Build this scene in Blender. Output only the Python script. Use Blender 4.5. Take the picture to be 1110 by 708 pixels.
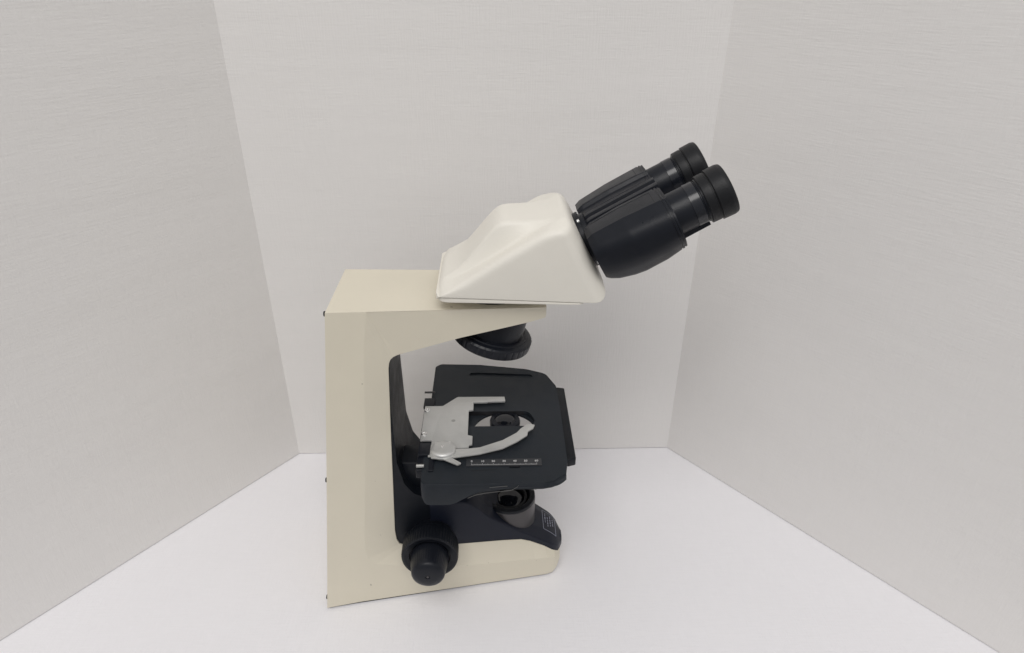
import bpy, bmesh, math, random
from mathutils import Vector, Matrix
random.seed(4)
S = bpy.context.scene
COL = S.collection
for o in list(bpy.data.objects): bpy.data.objects.remove(o)

# ------------------------------------------------------------------ camera
cam_d = bpy.data.cameras.new('camera'); cam = bpy.data.objects.new('camera', cam_d); COL.objects.link(cam)
PITCH = math.radians(28.872); YAW = math.radians(1.045)
fw = Vector((math.sin(YAW)*math.cos(PITCH), math.cos(YAW)*math.cos(PITCH), -math.sin(PITCH)))
rt = Vector((math.cos(YAW), -math.sin(YAW), 0)); up = rt.cross(fw)
m = Matrix((rt, up, -fw)).transposed().to_4x4(); m.translation = Vector((0, 0, 0.55))
cam.matrix_world = m
cam_d.sensor_width = 36; cam_d.lens = 36*720/1110; cam_d.shift_x = 9/1110
cam_d.clip_start = 0.02; cam_d.clip_end = 100
S.camera = cam
S.render.resolution_x = 1024; S.render.resolution_y = 653

# ------------------------------------------------------------------ world, lamps, exposure
w = bpy.data.worlds.new('World'); S.world = w; w.use_nodes = True
bgn = w.node_tree.nodes['Background']
NT = w.node_tree; wt_ = NT.nodes.new('ShaderNodeTexCoord'); sx = NT.nodes.new('ShaderNodeSeparateXYZ'); cr = NT.nodes.new('ShaderNodeValToRGB')
NT.links.new(wt_.outputs['Generated'], sx.inputs[0]); NT.links.new(sx.outputs['Z'], cr.inputs[0]); NT.links.new(cr.outputs[0], bgn.inputs[0])
cr.color_ramp.elements[0].position = 0.05; cr.color_ramp.elements[0].color = (.50, .50, .51, 1)      # furniture and far walls of the room
cr.color_ramp.elements[1].position = 0.55; cr.color_ramp.elements[1].color = (.97, .975, 1, 1)       # pale ceiling
bgn.inputs[1].default_value = 0.62
S.view_settings.view_transform = 'Standard'; S.view_settings.look = 'None'
S.view_settings.exposure = 0; S.view_settings.gamma = 1

def area(name, loc, target, size, power, colour, size_y=None):
    d = bpy.data.lights.new(name, 'AREA'); d.energy = power; d.color = colour; d.size = size
    if size_y: d.shape = 'RECTANGLE'; d.size_y = size_y
    o = bpy.data.objects.new(name, d); COL.objects.link(o); o.location = loc
    o.rotation_euler = (Vector(target)-Vector(loc)).to_track_quat('-Z', 'Y').to_euler()
    return o
area('ceiling_lamp', (-0.22, -1.10, 2.65), (0.0, 0.55, 0.1), 1.9, 39.0, (1.0, 0.975, 0.95), 1.2)

# ------------------------------------------------------------------ materials
def mat(name, col, rough=0.5, metal=0.0, bump=0.0, bscale=400.0, mottle=0.0, mscale=20.0, spec=0.5, rvar=0.0, coat=0.0):
    m = bpy.data.materials.new(name); m.use_nodes = True; nt = m.node_tree; N = nt.nodes; L = nt.links
    b = N['Principled BSDF']; b.inputs['Base Color'].default_value = (*col, 1)
    b.inputs['Roughness'].default_value = rough; b.inputs['Metallic'].default_value = metal
    b.inputs['Specular IOR Level'].default_value = spec
    b.inputs['Coat Weight'].default_value = coat
    tc = N.new('ShaderNodeTexCoord')
    if bump:
        n = N.new('ShaderNodeTexNoise'); n.inputs['Scale'].default_value = bscale; n.inputs['Detail'].default_value = 3
        L.new(tc.outputs['Object'], n.inputs['Vector'])
        bp = N.new('ShaderNodeBump'); bp.inputs['Strength'].default_value = bump; bp.inputs['Distance'].default_value = 0.0004
        L.new(n.outputs['Fac'], bp.inputs['Height']); L.new(bp.outputs['Normal'], b.inputs['Normal'])
    if mottle or rvar:
        n2 = N.new('ShaderNodeTexNoise'); n2.inputs['Scale'].default_value = mscale; n2.inputs['Detail'].default_value = 5
        n2.inputs['Roughness'].default_value = 0.6
        L.new(tc.outputs['Object'], n2.inputs['Vector'])
        if mottle:
            mr = N.new('ShaderNodeMapRange'); mr.inputs[1].default_value = 0.3; mr.inputs[2].default_value = 0.7
            mr.inputs[3].default_value = 1-mottle; mr.inputs[4].default_value = 1+mottle
            L.new(n2.outputs['Fac'], mr.inputs[0])
            mx = N.new('ShaderNodeVectorMath'); mx.operation = 'SCALE'; mx.inputs[0].default_value = col
            L.new(mr.outputs[0], mx.inputs['Scale']); L.new(mx.outputs[0], b.inputs['Base Color'])
        if rvar:
            mr = N.new('ShaderNodeMapRange'); mr.inputs[1].default_value = 0.3; mr.inputs[2].default_value = 0.7
            mr.inputs[3].default_value = rough-rvar; mr.inputs[4].default_value = rough+rvar
            L.new(n2.outputs['Fac'], mr.inputs[0]); L.new(mr.outputs[0], b.inputs['Roughness'])
    return m

M = {}
M['cream'] = mat('cream_paint', (0.70, 0.65, 0.53), 0.42, bump=0.25, bscale=900, mottle=0.025, mscale=14, rvar=0.05)
def specks(m, col):
    nt = m.node_tree; N = nt.nodes; L = nt.links; b = N['Principled BSDF']
    src = b.inputs['Base Color'].links[0].from_socket
    tc = N.new('ShaderNodeTexCoord'); v = N.new('ShaderNodeTexNoise'); v.inputs['Scale'].default_value = 230; v.inputs['Detail'].default_value = 1
    L.new(tc.outputs['Object'], v.inputs['Vector'])
    r = N.new('ShaderNodeMapRange'); r.inputs[1].default_value = .795; r.inputs[2].default_value = .83; r.inputs[3].default_value = 0; r.inputs[4].default_value = .55
    L.new(v.outputs['Fac'], r.inputs[0])
    mx = N.new('ShaderNodeMix'); mx.data_type = 'RGBA'; L.new(r.outputs[0], mx.inputs[0]); L.new(src, mx.inputs[6]); mx.inputs[7].default_value = (*col, 1)
    L.new(mx.outputs[2], b.inputs['Base Color'])
specks(M['cream'], (.25, .22, .17))
M['ivory'] = mat('ivory_plastic', (0.79, 0.76, 0.685), 0.45, bump=0.18, bscale=1100, mottle=0.02, mscale=16, rvar=0.05)
M['black'] = mat('black_plastic', (0.006, 0.0075, 0.011), 0.40, bump=0.3, bscale=1500, rvar=0.06, mscale=60, spec=0.26)
M['satin'] = mat('satin_black', (0.0085, 0.010, 0.0145), 0.34, bump=0.25, bscale=1200, rvar=0.07, mscale=60, spec=0.26)
M['stage'] = mat('charcoal_stage_paint', (0.0165, 0.0205, 0.0260), 0.50, bump=0.35, bscale=1300, mottle=0.12, mscale=45, rvar=0.08, spec=0.26)
M['navy'] = mat('navy_black_plastic', (0.0085, 0.011, 0.021), 0.42, bump=0.25, bscale=1300, mottle=0.1, mscale=40, rvar=0.06, spec=0.26)
M['rubber'] = mat('black_rubber', (0.010, 0.0105, 0.012), 0.42, bump=0.3, bscale=900, spec=0.26)
M['silver'] = mat('brushed_aluminium', (0.60, 0.60, 0.585), 0.44, metal=0.55, bump=0.25, bscale=700, mottle=0.06, mscale=60, rvar=0.06)
M['dull'] = mat('dull_silver', (0.40, 0.40, 0.385), 0.5, metal=0.6)
M['steel'] = mat('bright_steel', (0.75, 0.75, 0.74), 0.22, metal=1.0)
M['grey_metal'] = mat('grey_satin_metal', (0.085, 0.080, 0.082), 0.34, metal=0.6, bump=0.1, bscale=700)
M['glass'] = mat('dark_lens', (0.006, 0.007, 0.010), 0.06, spec=0.5)
M['gloss'] = mat('glossy_black', (0.010, 0.0115, 0.016), 0.2, spec=0.5)
M['mark'] = mat('white_marking', (0.62, 0.62, 0.62), 0.6)
M['label_ink'] = mat('grey_label_print', (0.28, 0.29, 0.36), 0.6)
M['scale'] = mat('dark_scale_plate', (0.045, 0.047, 0.052), 0.4, metal=0.3)
M['hole'] = mat('dark_recess', (0.006, 0.006, 0.008), 0.7)
M['wear'] = mat('worn_paint_edge', (0.13, 0.13, 0.125), 0.6)

def board_mat(name, col, warp, crease=None):
    """white coated board: woven fibre texture, soft ripples"""
    m = bpy.data.materials.new(name); m.use_nodes = True; nt = m.node_tree; N = nt.nodes; L = nt.links
    b = N['Principled BSDF']; b.inputs['Roughness'].default_value = 0.62
    b.inputs['Specular IOR Level'].default_value = 0.3
    tc = N.new('ShaderNodeTexCoord')
    def noise(scale, sc, det=2.0):
        mp = N.new('ShaderNodeMapping'); mp.inputs['Scale'].default_value = sc
        n = N.new('ShaderNodeTexNoise'); n.inputs['Scale'].default_value = scale; n.inputs['Detail'].default_value = det
        L.new(tc.outputs['Object'], mp.inputs[0]); L.new(mp.outputs[0], n.inputs['Vector']); return n.outputs['Fac']
    def math_(op, a, b_, c=None):
        n = N.new('ShaderNodeMath'); n.operation = op
        for i, v in enumerate((a, b_, c)):
            if v is None: continue
            if isinstance(v, (int, float)): n.inputs[i].default_value = v
            else: L.new(v, n.inputs[i])
        return n.outputs[0]
    if warp == 'wall': s1, s2, s3 = (18, 18, 220), (220, 220, 18), (1.2, 1.2, 9)
    else: s1, s2, s3 = (18, 180, 1), (180, 18, 1), (2, 3, 1)
    weave = math_('ADD', noise(3.0, s1), noise(3.0, s2))
    ripple = noise(2.2, s3, 3.0)
    cloud = noise(6.0, (1, 1, 1), 4.0)
    f = math_('MULTIPLY_ADD', weave, 0.028, 0.972)          # around 1.0
    f = math_('MULTIPLY_ADD', cloud, 0.035, f)
    f = math_('SUBTRACT', f, 0.0175)
    vm = N.new('ShaderNodeVectorMath'); vm.operation = 'SCALE'; vm.inputs[0].default_value = col
    L.new(f, vm.inputs['Scale']); L.new(vm.outputs[0], b.inputs['Base Color'])
    bp = N.new('ShaderNodeBump'); bp.inputs['Strength'].default_value = 0.35; bp.inputs['Distance'].default_value = 0.0006
    L.new(weave, bp.inputs['Height'])
    bp2 = N.new('ShaderNodeBump'); bp2.inputs['Strength'].default_value = 0.32; bp2.inputs['Distance'].default_value = 0.004 if warp == 'wall' else 0.002
    L.new(ripple, bp2.inputs['Height']); L.new(bp.outputs['Normal'], bp2.inputs['Normal'])
    L.new(bp2.outputs['Normal'], b.inputs['Normal'])
    return m
M['board'] = board_mat('white_board', (0.79, 0.772, 0.752), 'wall')
M['paper'] = board_mat('white_sheet', (0.835, 0.825, 0.845), 'floor')

# ------------------------------------------------------------------ mesh helpers
def link(name, me, material, parent=None, sharp=32, bevel=0.0, bseg=3, bangle=30):
    o = bpy.data.objects.new(name, me); COL.objects.link(o)
    if not me.materials: me.materials.append(material)
    if bevel:
        md = o.modifiers.new('bevel', 'BEVEL'); md.width = bevel; md.segments = bseg
        md.limit_method = 'ANGLE'; md.angle_limit = math.radians(bangle); md.use_clamp_overlap = True
        me2 = bpy.data.meshes.new_from_object(o.evaluated_get(bpy.context.evaluated_depsgraph_get()))
        o.modifiers.clear(); o.data = me2; me = me2
        if not me.materials: me.materials.append(material)
    for p in me.polygons: p.use_smooth = True
    me.set_sharp_from_angle(angle=math.radians(sharp))
    if parent: o.parent = parent
    return o
def mk(verts, faces, name='m'):
    me = bpy.data.meshes.new(name); me.from_pydata([tuple(v) for v in verts], [], faces); me.validate()
    bm = bmesh.new(); bm.from_mesh(me); bmesh.ops.recalc_face_normals(bm, faces=bm.faces); bm.to_mesh(me); bm.free()
    return me
def fillet(pts, r, n=6, closed=True):
    """round the corners of a 2-D polygon; r is one radius or one per corner"""
    out = []; k = len(pts)
    for i in range(k):
        p = Vector(pts[i]); ri = r[i] if isinstance(r, (list, tuple)) else r
        if ri <= 0 or (not closed and i in (0, k-1)):
            out += [tuple(p)]*(1 if not closed or ri <= 0 else n+1) if False else [tuple(p)]; continue
        a = (Vector(pts[i-1])-p); b = (Vector(pts[(i+1) % k])-p)
        la, lb = a.length, b.length; a.normalize(); b.normalize()
        ang = a.angle(b)
        t = min(ri/math.tan(ang/2), la*0.48, lb*0.48)
        A = p+a*t; B = p+b*t
        for j in range(n+1):
            s = j/n; out.append(tuple(A*(1-s)**2+p*2*s*(1-s)+B*s*s))
    return out
def prism(pts, f, d0, d1):
    """pts: 2-D outline, f maps (u, v, d) to a point, extruded from d0 to d1"""
    n = len(pts)
    V = [f(u, v, d0) for u, v in pts]+[f(u, v, d1) for u, v in pts]
    F = [list(range(n)), list(range(n, 2*n))]+[[i, (i+1) % n, n+(i+1) % n, n+i] for i in range(n)]
    return mk(V, F)
XZ = lambda u, v, d: (u, d, v)
XY = lambda u, v, d: (u, v, d)
def box(a, b):
    return prism([(a[0], a[1]), (b[0], a[1]), (b[0], b[1]), (a[0], b[1])], XY, a[2], b[2])
def frame(origin, axis, ref=(0, 1, 0)):
    """matrix whose local z is the axis"""
    z = Vector(axis).normalized(); x = Vector(ref).cross(z)
    if x.length < 1e-4: x = Vector((1, 0, 0)).cross(z)
    x.normalize(); y = z.cross(x)
    mm = Matrix((x, y, z)).transposed().to_4x4(); mm.translation = Vector(origin); return mm
def lathe(profile, mtx, seg=72, rib=None):
    """profile [(r, h)]; rib(angle, i) scales r of ring i"""
    V, F = [], []
    for i, (r, h) in enumerate(profile):
        for k in range(seg):
            a = 2*math.pi*k/seg; rr = r*(rib(k, i) if rib else 1)
            V.append(mtx @ Vector((rr*math.cos(a), rr*math.sin(a), h)))
    for i in range(len(profile)-1):
        for k in range(seg):
            F.append([i*seg+k, i*seg+(k+1) % seg, (i+1)*seg+(k+1) % seg, (i+1)*seg+k])
    F.append(list(range(seg))); F.append([(len(profile)-1)*seg+k for k in range(seg)])
    return mk(V, F)
def round_profile(pts, r, n=4): return fillet(pts, r, n, closed=False)
def loft(secs, closed_caps=True):
    n = len(secs[0]); V = [p for s in secs for p in s]; F = []
    for i in range(len(secs)-1):
        for k in range(n):
            F.append([i*n+k, i*n+(k+1) % n, (i+1)*n+(k+1) % n, (i+1)*n+k])
    if closed_caps: F.append(list(range(n))); F.append([(len(secs)-1)*n+k for k in range(n)])
    return mk(V, F)
def boolean(me, cutters, op='DIFFERENCE'):
    a = bpy.data.objects.new('a', me); COL.objects.link(a); cs = []
    for c in cutters:
        o = bpy.data.objects.new('c', c); COL.objects.link(o); cs.append(o)
        md = a.modifiers.new('b', 'BOOLEAN'); md.operation = op; md.object = o; md.solver = 'EXACT'
    out = bpy.data.meshes.new_from_object(a.evaluated_get(bpy.context.evaluated_depsgraph_get()))
    for o in cs+[a]: bpy.data.objects.remove(o)
    out.materials.clear(); return out
def merge(ms):
    bm = bmesh.new()
    for x in ms: bm.from_mesh(x)
    me = bpy.data.meshes.new('m'); bm.to_mesh(me); bm.free(); return me
def lerp(tab, x):
    if x <= tab[0][0]: return tab[0][1]
    for (a, u), (b, v) in zip(tab, tab[1:]):
        if x <= b:
            s = (x-a)/(b-a); return u+(v-u)*s
    return tab[-1][1]
def smooth(tab, x, h=0.006):
    return sum(lerp(tab, x+d*h) for d in (-1, -0.5, 0, 0.5, 1))/5
def text_mesh(s, size, mtx, depth=0.00015):
    cu = bpy.data.curves.new('t', 'FONT'); cu.body = s; cu.size = size; cu.align_x = 'CENTER'; cu.extrude = depth
    o = bpy.data.objects.new('t', cu); COL.objects.link(o)
    me = bpy.data.meshes.new_from_object(o.evaluated_get(bpy.context.evaluated_depsgraph_get()))
    bpy.data.objects.remove(o); me.transform(mtx); me.materials.clear(); return me

YC = 0.4977                                          # the symmetry plane of the microscope
def mir(y): return 2*YC-y

# ------------------------------------------------------------------ the setting
fl = link('floor', mk([(-1.0, 0.10, 0), (1.0, 0.10, 0), (1.0, 1.2, 0), (-1.0, 1.2, 0)], [[0, 1, 2, 3]]), M['paper'])
fl['kind'] = 'structure'
tb = link('table_top', box((-1.8, -0.9, -0.034), (1.8, 1.5, -0.004)), mat('grey_table_laminate', (0.22, 0.21, 0.20), 0.5, bump=0.1, bscale=300, mottle=0.08, mscale=30))
tb['kind'] = 'structure'

bd = bpy.data.objects.new('folding_backdrop', None); COL.objects.link(bd); bd.location = (0, 0.668, 0)
bd['label'] = 'white three panel folding board standing behind the microscope'; bd['category'] = 'backdrop'
def panel(p, q, gap0=0.0, gap1=0.0):
    p = Vector((*p, 0)); q = Vector((*q, 0)); d = (q-p).normalized(); nrm = Vector((-d.y, d.x, 0))
    if nrm.y < 0: nrm = -nrm
    a = p+d*gap0; b = q-d*gap1; N = 40; H = 0.92; T = 0.0045
    V, F = [], []
    L = (b-a).length
    for j in range(2):
        for i in range(N+1):
            for k in range(13):
                s = i/N; z = 0.0008+H*k/12
                wv = 0.0006*math.sin(s*7+k*0.5)*math.sin(math.pi*s)*math.sin(math.pi*min(1, k/12))
                pt = a+d*(L*s)+nrm*(wv+j*T); V.append((pt.x, pt.y-0.668, z))
    idx = lambda j, i, k: j*(N+1)*13+i*13+k
    for i in range(N):
        for k in range(12):
            for j in range(2): F.append([idx(j, i, k), idx(j, i+1, k), idx(j, i+1, k+1), idx(j, i, k+1)])
        for k in (0, 12): F.append([idx(0, i, k), idx(0, i+1, k), idx(1, i+1, k), idx(1, i, k)])
    for k in range(12):
        for i in (0, N): F.append([idx(0, i, k), idx(0, i, k+1), idx(1, i, k+1), idx(1, i, k)])
    return link('panel', mk(V, F), M['board'], bd, sharp=60)
BL, BR = (-0.2478, 0.6665), (0.2224, 0.6703)
panel(BL, BR)
panel((BL[0]-0.620, BL[1]-0.775), (BL[0], BL[1]))
panel((BR[0], BR[1]), (BR[0]+0.560, BR[1]-0.705))

# ------------------------------------------------------------------ the microscope
mic = bpy.data.objects.new('microscope', None); COL.objects.link(mic); mic.location = (0, 0, 0)
mic['label'] = 'cream and black laboratory microscope with two eyepieces seen from its side'
mic['category'] = 'microscope'

# --- body: C-shaped cream casting; each row follows the outline round the opening
def yn(x, z):
    u = (x+.1625)/.222; v = z/.312
    return (.4333*(1-u)+.470*u)*(1-v)+(.455*(1-u)+.463*u)*v
rows = [  # outer, crease, inner
 ((.0420, .3117), (.0421, .3105), (.0419, .3092)),
 ((.0417, .3117), (.0418, .3100), (.0421, .3055)),
 ((.0400, .3117), (.0402, .3095), (.0415, .3024)),
 ((.0380, .3117), (.0382, .3095), (.0393, .3013)),
 ((.0298, .3117), (.0298, .3100), (.0297, .2983)),
 ((.0040, .3117), (.0040, .3105), (.0040, .2920)),
 ((-.0256, .3117), (-.0256, .3108), (-.0255, .2850)),
 ((-.0550, .3117), (-.0550, .3110), (-.0556, .2763)),
 ((-.0800, .3117), (-.0780, .3112), (-.0706, .2721)),
 ((-.0968, .3117), (-.0966, .3113), (-.0776, .2700)),
 ((-.0980, .3117), (-.0978, .3113), (-.0783, .2697)),
 ((-.1080, .3117), (-.0981, .3111), (-.0812, .2683)),
 ((-.1298, .3117), (-.0985, .3105), (-.0838, .2655)),
 ((-.1305, .3050), (-.0990, .3050), (-.0853, .2615)),
 ((-.1312, .2980), (-.1000, .2980), (-.0861, .2566)),
 ((-.1360, .2520), (-.1032, .2780), (-.0874, .2299)),
 ((-.1440, .1760), (-.1105, .1800), (-.0895, .1827)),
 ((-.1550, .0720), (-.1200, .0860), (-.0936, .0827)),
 ((-.1575, .0480), (-.1211, .0700), (-.0928, .0711)),
 ((-.1625, .0023), (-.1191, .0580), (-.0905, .0652)),
 ((-.1300, .0023), (-.1120, .0500), (-.0873, .0632)),
 ((-.0940, .0023), (-.0939, .0446), (-.0750, .0600)),
 ((-.0368, .0023), (-.0331, .0330), (-.0370, .0561)),
 ((.0000, .0023), (.0000, .0305), (.0076, .0534)),
 ((.0256, .0023), (.0256, .0295), (.0258, .0515)),
 ((.0400, .0023), (.0400, .0285), (.0350, .0474)),
 ((.0520, .0023), (.0530, .0275), (.0491, .0383)),
 ((.0585, .0036), (.0600, .0265), (.0600, .0290)),
 ((.0628, .0085), (.0640, .0180), (.0640, .0250)),
 ((.0655, .0120), (.0658, .0180), (.0658, .0240)),
]
INS = [0, 0, 0]
V, F = [], []
n = len(rows)
for side in (0, 1):
    for i, r in enumerate(rows):
        for j, (x, z) in enumerate(r):
            y = yn(x, z)
            if j == 2: y += 0.115*(.3117-z) if i < 11 else .0048 if i == 11 else .0054 if i == 12 else .0060
            if j == 1 and i < 11: y += 0.0004
            if j == 0 and n-10 <= i: y += .0014
            if i >= n-3: y += (0.0006, 0.0030, 0.0080)[i-n+3]
            V.append((x, y if side == 0 else mir(y), z))
ix = lambda s, i, j: s*n*3+i*3+j
for s in (0, 1):
    for i in range(n-1):
        for j in (0, 1): F.append([ix(s, i, j), ix(s, i+1, j), ix(s, i+1, j+1), ix(s, i, j+1)])
for i in range(n-1):
    F.append([ix(0, i, 0), ix(0, i+1, 0), ix(1, i+1, 0), ix(1, i, 0)])
    F.append([ix(0, i, 2), ix(0, i+1, 2), ix(1, i+1, 2), ix(1, i, 2)])
for i in (0, n-1):
    for j in (0, 1): F.append([ix(0, i, j), ix(0, i, j+1), ix(1, i, j+1), ix(1, i, j)])
body = link('stand', mk(V, F), M['cream'], mic, sharp=5.5, bevel=0.0014, bseg=5, bangle=33)
body['label'] = 'cream C-shaped stand with dark lined opening'
# low rear screws on the back edge
for z in (.308, .148, .010):
    x = -.1298-(.3117-z)*.1048
    link('rear_screw', lathe(round_profile([(0.0001, 0), (.0022, 0), (.0022, .0023), (.0001, .0023)], .0005), frame((x+.0002, yn(x, z)+.006, z), (-1, 0, 0)), 20), M['black'], mic)
for x, y in ((-.135, .447), (-.135, mir(.447)), (.040, .482), (.040, mir(.482))):
    link('foot', lathe([(.006, 0.0), (.007, .0026)], frame((x, y, 0), (0, 0, 1)), 24), M['rubber'], mic)

pl = fillet([(-.1612, .4354), (.0530, .4718), (.0590, .4790), (.0590, mir(.4790)), (.0530, mir(.4718)), (-.1612, mir(.4354))], [.001, .004, .004, .004, .004, .001], 4)
link('contact_shadow_plate', prism(pl, XY, .0007, .0040), M['rubber'], mic)  # black plate added to make the dark contact shadow line under the base

# --- black lining of the column and the black carriage block under the stage
lin = fillet([(-.104, .284), (-.0790, .284), (-.0850, .262), (-.0872, .228), (-.0866, .160), (-.0816, .1350), (-.0740, .1230), (-.060, .1150), (-.040, .1120), (-.034, .040), (-.104, .040)],
             [.001, .003, .02, .03, .02, .012, .012, .02, .010, .004, .001], 5)
def lin_map(u, v, d):
    y = yn(u, v)+.0075
    return (u, y if d == 0 else mir(y), v)
link('column_lining', prism(lin, lin_map, 0, 1), M['black'], mic, sharp=40)

# --- base cover: crowned hump running down to the nose
crease = [(-.060, .110), (-.027, .1085), (-.0165, .1000), (-.0055, .0855), (.012, .0715), (.030, .0584), (.044, .0485), (.056, .0400), (.0625, .0345), (.0665, .0300), (.0685, .0262)]
topz = [(x, z+.0035) for x, z in crease]
def hump_sec(x, nn=6):
    zc = smooth(crease, x, .004); zt = max(zc+.0015, smooth(topz, x, .003))
    ins = lerp([(.057, 0), (.060, .001), (.064, .0035), (.0658, .0080), (.0685, .0140)], x)
    wc = YC-(yn(x, .036)+.0066)-ins; wt = max(wc-.012, .004)
    p = [(-wc, .0225), (-wc, zc), (-wt, zt), (wt, zt), (wc, zc), (wc, .0225)]
    p = fillet(p, [.001, .0022, .014, .014, .0022, .001], nn)
    return [(x, YC+a, b) for a, b in p]
xs = [-.060+.1285*i/52 for i in range(53)]
xs = sorted(xs+[.0665, .0678])
link('base_cover', loft([hump_sec(x) for x in xs]), M['navy'], mic, sharp=40)['label'] = 'dark navy sloping cover over the lamp base'

# --- printed label on the nose slope: frame and broken print lines laid on the surface
def hump_pt(x, y, off=.00025):
    s = hump_sec(x, 10)
    best = None
    for (a, b) in zip(s, s[1:]):
        y0, y1 = a[1], b[1]
        if min(y0, y1) <= y <= max(y0, y1) and abs(y1-y0) > 1e-6:
            z = a[2]+(b[2]-a[2])*(y-y0)/(y1-y0)
            if best is None or z > best: best = z
    if best is None: best = s[len(s)//3][2]
    return Vector((x, y, best))
def decal_strip(p0, p1, wd, along):
    """ribbon on the hump between (x,y) points, wd wide across direction along"""
    V, F = [], []; K = 8
    for i in range(K+1):
        s = i/K; x = p0[0]+(p1[0]-p0[0])*s; y = p0[1]+(p1[1]-p0[1])*s
        for d in (-.5, .5):
            xx, yy = (x+d*wd, y) if along == 'y' else (x, y+d*wd)
            q = hump_pt(xx, yy); qx = hump_pt(xx+.001, yy); qy = hump_pt(xx, yy+.001)
            nn = (qx-q).cross(qy-q).normalized()
            if nn.z < 0: nn = -nn
            V.append(q+nn*.0003)
    for i in range(K): F.append([2*i, 2*i+1, 2*i+3, 2*i+2])
    return mk(V, F)
LX0, LX1, LY0, LY1 = .0490, .0618, .4870, .5140
st = [decal_strip((LX0, LY0), (LX0, LY1), .0005, 'y'), decal_strip((LX1, LY0), (LX1, LY1), .0005, 'y'),
      decal_strip((LX0, LY0), (LX1, LY0), .0006, 'x'), decal_strip((LX0, LY1), (LX1, LY1), .0006, 'x')]
for k, xx in enumerate((.0515, .0540, .0567, .0592)):
    y = LY0+.004+(.006 if k == 0 else 0.002*k)
    yend = LY1-.004-(0.004 if k % 2 else 0)
    while y < yend:
        l = random.uniform(.0012, .0030); st.append(decal_strip((xx, y), (xx, min(y+l, yend)), random.uniform(.0007, .0011), 'y')); y += l+random.uniform(.0005, .0011)
link('printed_label', merge(st), M['label_ink'], mic)

# --- field lens collector on the base
FX = .0146
m0 = frame((FX, YC, 0), (0, 0, 1))
fl_ = link('field_lens_housing', lathe(round_profile([(.0255, .045), (.0255, .0862), (.0205, .0862), (.0185, .0790), (.0001, .0780)], [.001, .001, .0008, .001, 0]), m0, 80), M['black'], mic)
link('collar', lathe([(.0258, .050), (.0258, .0825), (.0254, .0830), (.0254, .0500)], m0, 80), M['grey_metal'], fl_)
link('lens', lathe([(.0150, .0782)]+[(.0150*math.cos(a), .0782+.0065*math.sin(a)) for a in [i*math.pi/24 for i in range(1, 12)]]+[(.0002, .0847)], m0, 64), M['glass'], fl_)
link('lens_ring', lathe([(.0185, .0785), (.0178, .0835), (.0155, .0835), (.0150, .0785)], m0, 64), M['hole'], fl_)

# --- focus knobs on both sides
def rib(nr, dep, rings):
    return lambda k, i: 1-(dep*(0.5-0.5*math.cos(2*math.pi*k*nr/240))**2 if i in rings else 0)
def knobs(s):
    o = (-.0600, YC-s*(YC-.4600), .0705); A = frame(o, (0, -s, 0))
    c = link('coarse_focus_knob', lathe([(.0175, -.012), (.0185, -.004), (.0200, .000), (.0205, .0075), (.0222, .0085), (.0246, .0095), (.0256, .0115), (.0262, .0160), (.0262, .0262), (.0256, .0280), (.0236, .0284), (.0215, .0276), (.0190, .0272), (.0188, .0240)], A, 240, rib(60, .022, (7, 8))), M['black'], mic)
    f = link('fine_focus_knob', lathe([(.0165, .0250), (.0172, .0262), (.0176, .0290), (.0170, .0340), (.0158, .0420), (.0150, .0462), (.0142, .0478), (.0122, .0492), (.0085, .0501), (.0040, .0505), (.0022, .0505), (.0018, .0496), (.0002, .0495)], A, 240, rib(48, .012, (3, 4))), M['satin'], mic)
    link('cap_screw', lathe([(.0010, .0495), (.0012, .0501), (.0002, .0502)], A, 24), M['grey_metal'], f)
knobs(1); knobs(-1)

# --- stage
SZ = .1800
out = [(-.0600, .5855), (-.0545, .5905), (-.0143, .5885), (.0334, .5795), (.0530, .5705), (.0618, .5480), (.0625, .5142), (.0618, .4347), (.0590, .4195), (.0480, .4105), (.0390, .4085), (-.0480, .4085), (-.0560, .4085), (-.0600, .4150)]
out = fillet(out, [.004, .005, .02, .02, .012, .012, .02, .012, .010, .008, .01, .01, .004, .004], 5)
skirt = [(-.0610, .0235), (-.0500, .0245), (-.0345, .0245), (-.0230, .0165), (-.0120, .0110), (.0180, .0072), (.0400, .0060), (.0530, .0068), (.062, .0066)]
top = prism(out, XY, SZ-.0065, SZ)
sk = []
SX = [-.0598+.1190*i/60 for i in range(61)]
V, F = [], []
for i, x in enumerate(SX):
    yo = .4085
    if x > .046: yo = .4090+(x-.046)**2*46
    if x < -.0560: yo = .4085+(-.0560-x)**2*150
    d = smooth(skirt, x, .004)
    if x < -.0555: d -= (-.0555-x)**2*330
    zt = SZ-.0004; yi = yo+.0065
    V += [(x, yo+.0006, zt), (x, yo-.0004, SZ-.004), (x, yo+.0005-.02*0, SZ-d+.0015), (x, yo+.0022, SZ-d), (x, yi, SZ-d), (x, yi, zt)]
for i in range(60):
    for j in range(6): F.append([i*6+j, i*6+(j+1) % 6, (i+1)*6+(j+1) % 6, (i+1)*6+j])
F.append(list(range(6))); F.append([60*6+j for j in range(6)])
skm = mk(V, F)
top = boolean(top, [skm], 'UNION')
slot = prism(fillet([(-.040, .4840), (.0325, .4840), (.0385, .4905), (.0325, .5065), (-.040, .5065)], [0.001, .003, .008, .009, .001], 6), XY, SZ-.0045, SZ+.01)
circ = lathe([(.0245, SZ-.03), (.0245, SZ+.005)], frame((.0085, .4900, 0), (0, 0, 1)), 64)
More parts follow.
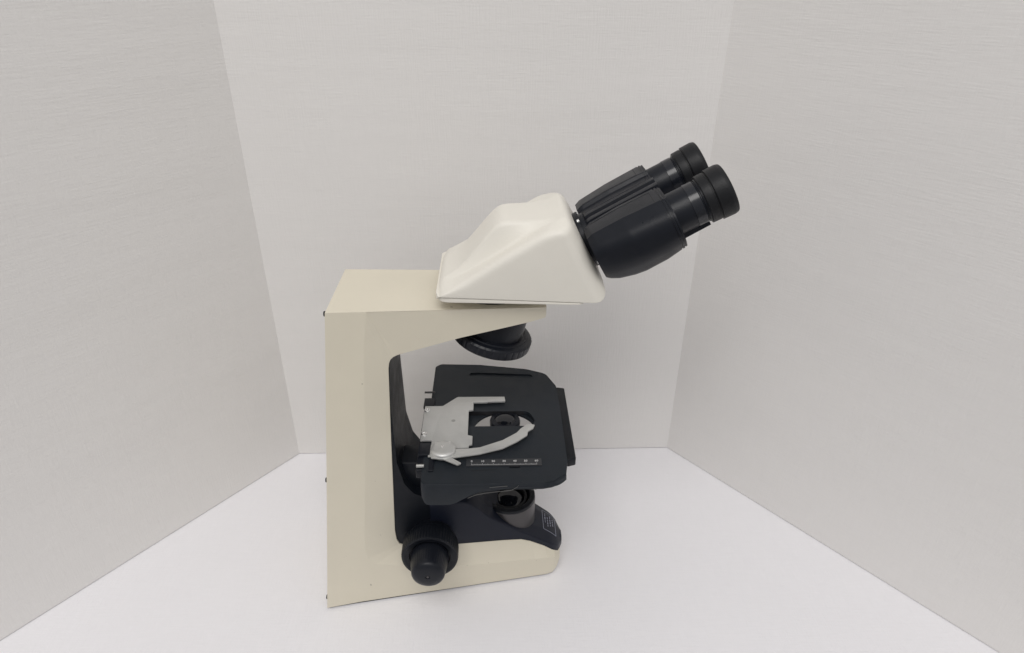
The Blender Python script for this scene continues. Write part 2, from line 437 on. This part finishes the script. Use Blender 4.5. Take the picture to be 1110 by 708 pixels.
# the round opening only cuts inside the slot's outline, the ledge beside it stays
groove = prism(fillet([(-.0250, .5680), (.0200, .5622), (.0370, .5622), (.0400, .5660), (.0375, .5692), (-.0150, .5735), (-.0235, .5732)], .0012, 4), XY, SZ-.0016, SZ+.01)
inner = boolean(lathe([(.0290, SZ-.03), (.0290, SZ+.0005-.0045)], frame((.0095, .4818, 0), (0, 0, 1)), 64),
                [prism([(-.05, .4845), (.05, .4845), (.05, .52), (-.05, .54)], XY, SZ-.05, SZ+.02)], 'INTERSECT')
bore = lathe([(.0172, SZ-.03), (.0172, SZ+.005)], frame((.0085, YC, 0), (0, 0, 1)), 64)
notch = box((.0125, .4265, SZ-.002), (.0215, .4315, SZ+.01))
top = boolean(top, [slot, groove, inner, notch])
stg = link('stage', top, M['stage'], mic, sharp=28, bevel=.0011, bseg=3, bangle=35)
stg['label'] = 'flat charcoal stage with rounded corners and a deep lip at the near left'
link('slot_dark_wall', mk([(-.0395, .5063, SZ-.0002), (.031, .5063, SZ-.0002), (.031, .5063, SZ-.0044), (-.0395, .5063, SZ-.0044),
                       (-.0395, .5066, SZ-.0002), (.031, .5066, SZ-.0002), (.031, .5066, SZ-.0044), (-.0395, .5066, SZ-.0044)],
     [[0, 1, 2, 3], [4, 5, 6, 7], [0, 1, 5, 4], [1, 2, 6, 5], [2, 3, 7, 6], [3, 0, 4, 7]]), M['hole'], stg)  # near-black strip laid over the slot's far wall
# worn edges
def wear(pts, wd=.0003, y=.4078):
    V, F = [], []
    for i, (x, z) in enumerate(pts): V += [(x, y, z-wd/2), (x, y-.0001, z+wd/2), (x, y+.0004, z+wd/2), (x, y+.0004, z-wd/2)]
    for i in range(len(pts)-1):
        for j in range(4): F.append([4*i+j, 4*i+(j+1) % 4, 4*i+4+(j+1) % 4, 4*i+4+j])
    return mk(V, F)
wr = [wear([(-.022, .1650), (-.016, .1682), (-.008, .1702), (.002, .1716), (.012, .1727), (.0145, .1735), (.0185, .1765), (.0195, .1782)], .00028),
      wear([(-.004, .1762), (.006, .1772), (.0105, .1775)], .0002)]
wr += [wear([(.030, .1732), (.034, .1734)], .00016)]
link('paint_scratches', merge(wr), M['wear'], stg)
# front guide plate standing out beyond the stage, and the support under it
link('stage_carrier', prism(fillet([(.048, .4536), (.0660, .4536), (.0722, .4556), (.0724, .5655), (.0660, .5670), (.048, .5670)], .002, 4), XY, .1575, .1655), M['black'], mic, bevel=.0008)
link('stage_support', prism(fillet([(-.086, .470), (-.0330, .470), (-.0330, .496), (-.086, .496)], .004, 4), XY, .120, .1500), M['black'], mic, bevel=.001)
# --- condenser seen through the opening
mc = frame((.0103, YC, 0), (0, 0, 1))
cd = link('condenser', lathe([(.0120, .125), (.0125, .130), (.0125, .1650), (.0140, .1680), (.0142, .1752), (.0134, .1772), (.0100, .1782), (.0095, .1774), (.0001, .1772)], mc, 72), M['satin'], mic, sharp=50)
link('top_lens', lathe([(.0094, .1774), (.0080, .1784), (.0055, .1792), (.0030, .1796), (.0002, .1797)], mc, 48), M['glass'], cd)

# --- ruler on the stage
ru = link('stage_scale', box((-.0235, .4292, SZ-.001), (.0398, .4380, SZ+.0007)), M['scale'], stg)
tk = []
for i in range(61):
    x = -.0190+.0545*i/60; h = .0021 if i % 10 == 0 else (.0015 if i % 5 == 0 else .0010)
    tk.append(box((x-.00012, .4302, SZ+.0006), (x+.00012, .4302+h, SZ+.00085)))
for i in range(7):
    x = -.0190+.0545*i/6
    tk.append(text_mesh(str(i*10), .0030, Matrix.Translation((x, .4340, SZ+.0008))))
link('scale_marking', merge(tk), M['mark'], ru)
link('scale_groove', mk([(-.0195, .4235, SZ+.0002), (.002, .4248, SZ+.0002), (.002, .4254, SZ+.0002), (-.0195, .4243, SZ+.0002)], [[0, 1, 2, 3]]), M['hole'], stg)

# --- slide holder
HZ = .1836
hold = [(-.0643, .5109), (-.0478, .5109), (-.0346, .5254), (.0103, .5252), (.0110, .5175), (-.0060, .5170), (-.0063, .5162), (-.0203, .5161), (-.0191, .5150), (-.0191, .5045), (-.0233, .5035), (-.0232, .4670), (-.0190, .4655), (-.0190, .4540), (-.0219, .4530), (-.0219, .4495), (-.0543, .4495), (-.0543, .4601), (-.0643, .4605)]
hd = link('slide_holder', prism(fillet(hold, [.0006, .002, .003, .0008, .001]+[.0004]*14, 3), XY, HZ-.0016, HZ), M['silver'], mic, bevel=.0002, bseg=2)
hd['label'] = 'bare silver metal plate that clamps a slide'
# a dimple and two screws on the plate
link('dimple', lathe([(.0020, HZ-.0001), (.0018, HZ+.00008), (.0002, HZ+.0001)], frame((-.0368, .4880, 0), (0, 0, 1)), 24), M['dull'], hd)
for x, y in ((-.0618, .5040), (-.0618, .4690)):
    link('screw', lathe(round_profile([(.0026, HZ-.001), (.0026, HZ+.0009), (.0014, HZ+.0011), (.0012, HZ+.0004), (.0001, HZ+.0003)], .0003), frame((x, y, 0), (0, 0, 1)), 28), M['steel'], hd)
arm = [(-.0545, .4440), (-.0480, .4462), (-.0220, .4468), (-.0124, .4481), (.0075, .4577), (.0199, .4678), (.0240, .4740), (.0303, .4805), (.0368, .4790), (.0348, .4735), (.0300, .4695), (.0292, .4640), (.0200, .4555), (.0074, .4465), (-.0123, .4396), (-.0339, .4352), (-.0370, .4360), (-.0270, .4280), (-.0304, .4258), (-.0430, .4335), (-.0530, .4350)]
ar = link('clip_finger', prism(fillet(arm, .0010, 3), XY, HZ+.0002, HZ+.0014), M['silver'], hd, bevel=.0002, bseg=2)
pv = frame((-.0433, .4447, 0), (0, 0, 1))
pk = link('pivot_disc', lathe([(.0103, HZ-.0010), (.0106, HZ+.0010), (.0106, HZ+.0030), (.0100, HZ+.0038), (.0078, HZ+.0046), (.0040, HZ+.0049), (.0002, HZ+.0050)], pv, 64), M['silver'], hd, sharp=50)
for dx, dy in ((-.006, .0060), (.0050, .0068), (-.0008, .0006)):
    rr = math.hypot(dx, dy); zz = HZ+.0050-(rr/.0120)**2*.0020
    link('screw', lathe([(.0012, zz-.0003), (.0012, zz+.0004), (.0006, zz+.0004), (.0005, zz), (.0001, zz)], frame((-.0433+dx, .4447+dy, 0), (0, 0, 1)), 18), M['steel'], pk)
link('bracket', box((-.0562, .4400, HZ-.0022), (-.0330, .4560, HZ-.0017+.0)), M['silver'], hd)
# rail on the stage's left edge
rl = link('slide_rail', box((-.0655, .4270, .1700), (-.0570, .5280, .1790)), M['satin'], stg, bevel=.0008)
link('rail_block', box((-.0662, .5115, .1790), (-.0560, .5262, .1822)), M['satin'], rl, bevel=.0005)
link('rail_block', box((-.0650, .4425, .1790), (-.0548, .4590, .1822)), M['satin'], rl, bevel=.0005)
link('rail_rack', box((-.0548, .4235, .1785), (-.0505, .4560, .1812)), M['satin'], rl, bevel=.0004)
link('rail_pin', lathe([(.0010, 0), (.0010, .010)], frame((-.0668, .5345, .1830), (1, 0, 0)), 20), M['grey_metal'], rl)
link('rail_screw', lathe(round_profile([(.0001, 0), (.0015, 0), (.0015, .0065), (.0001, .0065)], .0004), frame((-.0650, .4292, .1815), (1, 0, 0)), 24), M['dull'], rl)

# --- nosepiece under the arm, tilted
al = math.radians(15); T = frame((-.0025, YC, .2638), (math.sin(al), 0, math.cos(al)))
def nrib(k, i):
    if i in (1, 2): return 1-.020*(max(0, math.cos(2*math.pi*k*36/288)))**6
    return 1
tu = link('nosepiece', lathe([(.0250, .0015), (.0340, 0), (.0347, .0010), (.0350, .0078), (.0338, .0092), (.0322, .0096), (.0300, .0098), (.0296, .0108), (.0282, .0110), (.0278, .0106), (.0001, .0106)],
     T, 288, lambda k, i: 1-.012*(max(0, math.cos(2*math.pi*k*36/288)))**4 if i in (2, 3) else 1), M['satin'], mic, sharp=30)
link('hub', lathe([(.0262, .0100), (.0258, .0120), (.0256, .0400)], T, 72), M['satin'], tu)
for k in range(4):
    a = k*math.pi/2+.4
    link('objective_socket', lathe([(.0095, .0012), (.0100, -.0012), (.0085, -.0012), (.0080, .0010)], T @ Matrix.Translation((.020*math.cos(a), .020*math.sin(a), 0)), 40), M['black'], tu)

# --- head: ivory wedge with a raised spine and two sloping shoulders
HB = .3190
sh = [(-.0470, .3290), (-.0340, .3345), (.0045, .3615), (.0370, .3812), (.0480, .3828), (.0560, .3832)]
si = [(-.0470, .3285), (-.0276, .3355), (.0045, .3545), (.0250, .3685), (.0385, .3768), (.0500, .3822), (.0560, .3832)]
hu = [(-.0470, .3290), (-.0340, .3350), (-.0243, .3425), (-.0130, .3560), (-.0026, .3690), (.0045, .3765), (.0100, .3778), (.0310, .3785), (.0420, .3798), (.0520, .3825), (.0580, .3834)]
def hb(x): return .3266+(x+.0435)/.1085*(.3212-.3266)
def head_sec(i, NS=56):
    s = i/NS
    xb = -.0435+(.0925+.0435)*s; HB = hb(xb)
    beta = math.radians(28.7)*s**0.8
    dx, dz = -math.sin(beta), math.cos(beta)
    def solve(tab):
        h = .05
        for _ in range(25):
            x = xb+h*dx; h += (smooth(tab, x, .004)-(HB+h*dz))*.7
        return h
    hs, hi, hh = solve(sh), solve(si), solve(hu); hh = max(hh, hi+.0002)
    dist0 = (xb+.0435); dist1 = (.0925-xb)
    def cut(d, r): return 0 if d >= r else r-math.sqrt(max(0, r*r-(r-d)**2))
    wi = cut(dist0, .008)+cut(dist1, .016); ti = cut(dist0, .007)+cut(dist1, .006)
    w = .0470-wi; hs -= ti; hh -= ti; hi -= ti
    b0 = cut(dist1, .015)+cut(dist0, .001)
    w1 = min(.0290, w-.008); w2 = min(.0225, w1-.005)
    poly = [(-w, b0), (-w, hs-.004), (-w1, hi), (-w2, hh), (w2, hh), (w1, hi), (w, hs-.004), (w, b0)]
    p = fillet(poly, [.0012, .0070, .004, .005, .005, .004, .0070, .0012], 6)
    return [(xb+h*dx, YC+a, HB+h*dz) for a, h in p]
def spaced(NS=56):
    return [NS*(0.5-0.5*math.cos(math.pi*i/60))*.35+NS*(i/60)*.65 for i in range(61)]
head = link('head', loft([head_sec(t) for t in spaced()]), M['ivory'], mic, sharp=60)
head['label'] = 'ivory wedge shaped head with a raised spine'
bp = fillet([(-.0425, YC-.0460), (.0660, YC-.0466), (.0700, YC-.0440), (.0700, YC+.0440), (.0660, YC+.0466), (-.0425, YC+.0460)], [.010, .001, .001, .001, .001, .010], 6)
def bp_map(u, v, d): return (u, v, hb(u)-.0004 if d else .3222+(u+.0425)/.1085*(.3192-.3222))
link('head_base_plate', prism(bp, bp_map, 0, 1), M['ivory'], head, bevel=.0004)
link('mounting_ring', lathe([(.030, .3100), (.030, .3215)], frame((0, YC, 0), (0, 0, 1)), 64), M['black'], head)

# --- binocular tube
PH = math.radians(28.5)
O = Vector((.0750, YC, .3548)); D = Vector((math.cos(PH), 0, math.sin(PH))); Nn = Vector((-math.sin(PH), 0, math.cos(PH)))
def tp(t, y, p): return O+D*t+Nn*p+Vector((0, y, 0))
B = bpy.data.objects.new('binocular_tube', None); COL.objects.link(B); B.parent = mic
B['label'] = 'black binocular tube set at an angle'
AX = frame(O, D)
link('flange', lathe(round_profile([(.0001, -.004), (.0232, -.004), (.0232, .0023), (.0205, .0018), (.0205, .006), (.0001, .006)], [0, .0005, .0006, .0003, .0003, 0]), AX, 72), M['black'], B)
for a in (0.35, 2.4, 3.6, 5.4):
    link('flange_screw', lathe([(.0018, .0005), (.0018, .0024), (.0002, .0024)], AX @ Matrix.Translation((.0225*math.cos(a), .0225*math.sin(a), 0)), 18), M['steel'], B)
HS = .0330                                            # half the eyepiece spacing
def hpoly(u, k=1.0, n=6):
    wo = lerp([(0, .0165), (.15, .0192), (.5, .0238), (1, .0262)], u)*k
    pb = lerp([(0, -.0205), (.04, -.0228), (.15, -.0258), (.35, -.0282), (.5, -.0286), (.8, -.0272), (1, -.0245)], u)*k
    pt = lerp([(0, .0170), (.08, .0190), (.5, .0205), (1, .0205)], u)*k
    poly = [(.0230, pb*.55), (.010, pb), (-wo*.45, pb*.98), (-wo, pb*.40), (-wo*.99, pt*.45), (-.0062-.0045*u, pt-.0012), (.0110, pt), (.0132, pt-.003), (.0230, pt-.0035)]
    return fillet(poly, [.004, .008, .012, .020, .016, .0008, .0010, .001, .001], n)
def htop(u): return lerp([(0, .0170), (.08, .0190), (.5, .0205), (1, .0205)], u)
def housing(s):
    secs = []
    for i in range(41):
        u = i/40; t = .0026+.0584*u
        secs.append([tp(t, s*(-HS+a), b) for a, b in hpoly(u)])
    o = link('barrel_housing', loft(secs), M['satin'], B, sharp=24)
    rim = []
    for t, k in ((.0608, .975), (.0620, .975), (.0621, .995), (.0634, .995), (.0635, .960), (.0643, .960), (.0644, .975), (.0655, .965)):
        rim.append([tp(t, s*(-HS+a*k), b*k) for a, b in hpoly(1)])
    link('front_rim', loft(rim), M['satin'], o, sharp=30)
    # fine joint line round the flat cover plate on top
    ms = []
    def bar(p, q, wd):
        (u0, a0), (u1, a1) = p, q; V = []
        for k in range(9):
            u = u0+(u1-u0)*k/8; a = a0+(a1-a0)*k/8
            z = htop(u)-.0012*max(0, (.0110-a)/.0195)
            for da, dt in (((-wd, 0), (wd, 0)) if abs(a1-a0) < .01 else ((0, -wd), (0, wd))):
                for h in (-.0003, .00012): V.append(tp(.0026+.0584*u+dt, s*(-HS+a+da), z+h))
        F = []
        for k in range(8):
            for c, d in ((0, 1), (1, 3), (3, 2), (2, 0)): F.append([4*k+c, 4*k+d, 4*k+4+d, 4*k+4+c])
        F.append([0, 1, 3, 2]); F.append([32, 33, 35, 34])
        return mk(V, F)
    link('joint_line', merge([bar((.10, .0098), (.93, .0098), .00022), bar((.93, .0098), (.93, -.0098), .00022)]), M['hole'], o)
    return o
housing(1); housing(-1)
hg = fillet([(-.0130, -.016), (-.0130, .0120), (-.0098, .0122), (-.0090, .0172), (-.0035, .0174), (-.0028, .0150), (.0028, .0150), (.0035, .0174), (.0090, .0172), (.0098, .0122), (.0130, .0120), (.0130, -.016)], .0006, 3)
secs = []
for t, k in ((.004, .88), (.010, .97), (.030, 1.0), (.0600, 1.03), (.0665, 1.03)):
    secs.append([tp(t, a, b*k) for a, b in hg])
link('hinge_cover', loft(secs), M['satin'], B, sharp=25)

def eyepiece(s):
    E = bpy.data.objects.new('eyepiece', None); COL.objects.link(E); E.parent = B
    A = frame(O+Vector((0, -s*HS, 0)), D)
    link('tube', lathe(round_profile([(.0160, .0600), (.0160, .0872), (.0154, .0872), (.0154, .0878), (.0165, .0878), (.0165, .0930), (.0150, .0930)], .0002, 3), A, 96), M['satin'], E)
    link('eyecup', lathe(round_profile([(.0150, .0890), (.0182, .0890), (.0184, .0955), (.0178, .0957), (.0178, .0966), (.0192, .0968), (.0194, .1055), (.0186, .1085), (.0162, .1092), (.0130, .1070), (.0118, .1040), (.0001, .1040)],
         [0, .0006, .0003, .0002, .0002, .0004, .001, .0018, .002, .001, .0005, 0], 4), A, 96), M['rubber'], E)
    link('lens', lathe([(.0116, .1041), (.0100, .1052), (.0060, .1063), (.0002, .1068)], A, 48), M['glass'], E)
    link('focus_ring', lathe([(.0158, .0790), (.0164, .0792), (.0164, .0862), (.0160, .0868)], A, 96), M['gloss'], E)
    p0 = tp(.0650, -s*HS-.006, -.0178); 
    fl = [tp(.0620, -s*HS+a, b) for a, b in ((-.007, -.0140), (.007, -.0140), (.007, -.0185), (-.007, -.0185))]
    f2 = [tp(.0870, -s*HS+a, b) for a, b in ((-.007, -.0140), (.007, -.0140), (.007, -.0174), (-.007, -.0174))]
    link('stop_tab', loft([fl, f2]), M['satin'], E)
eyepiece(1); eyepiece(-1)
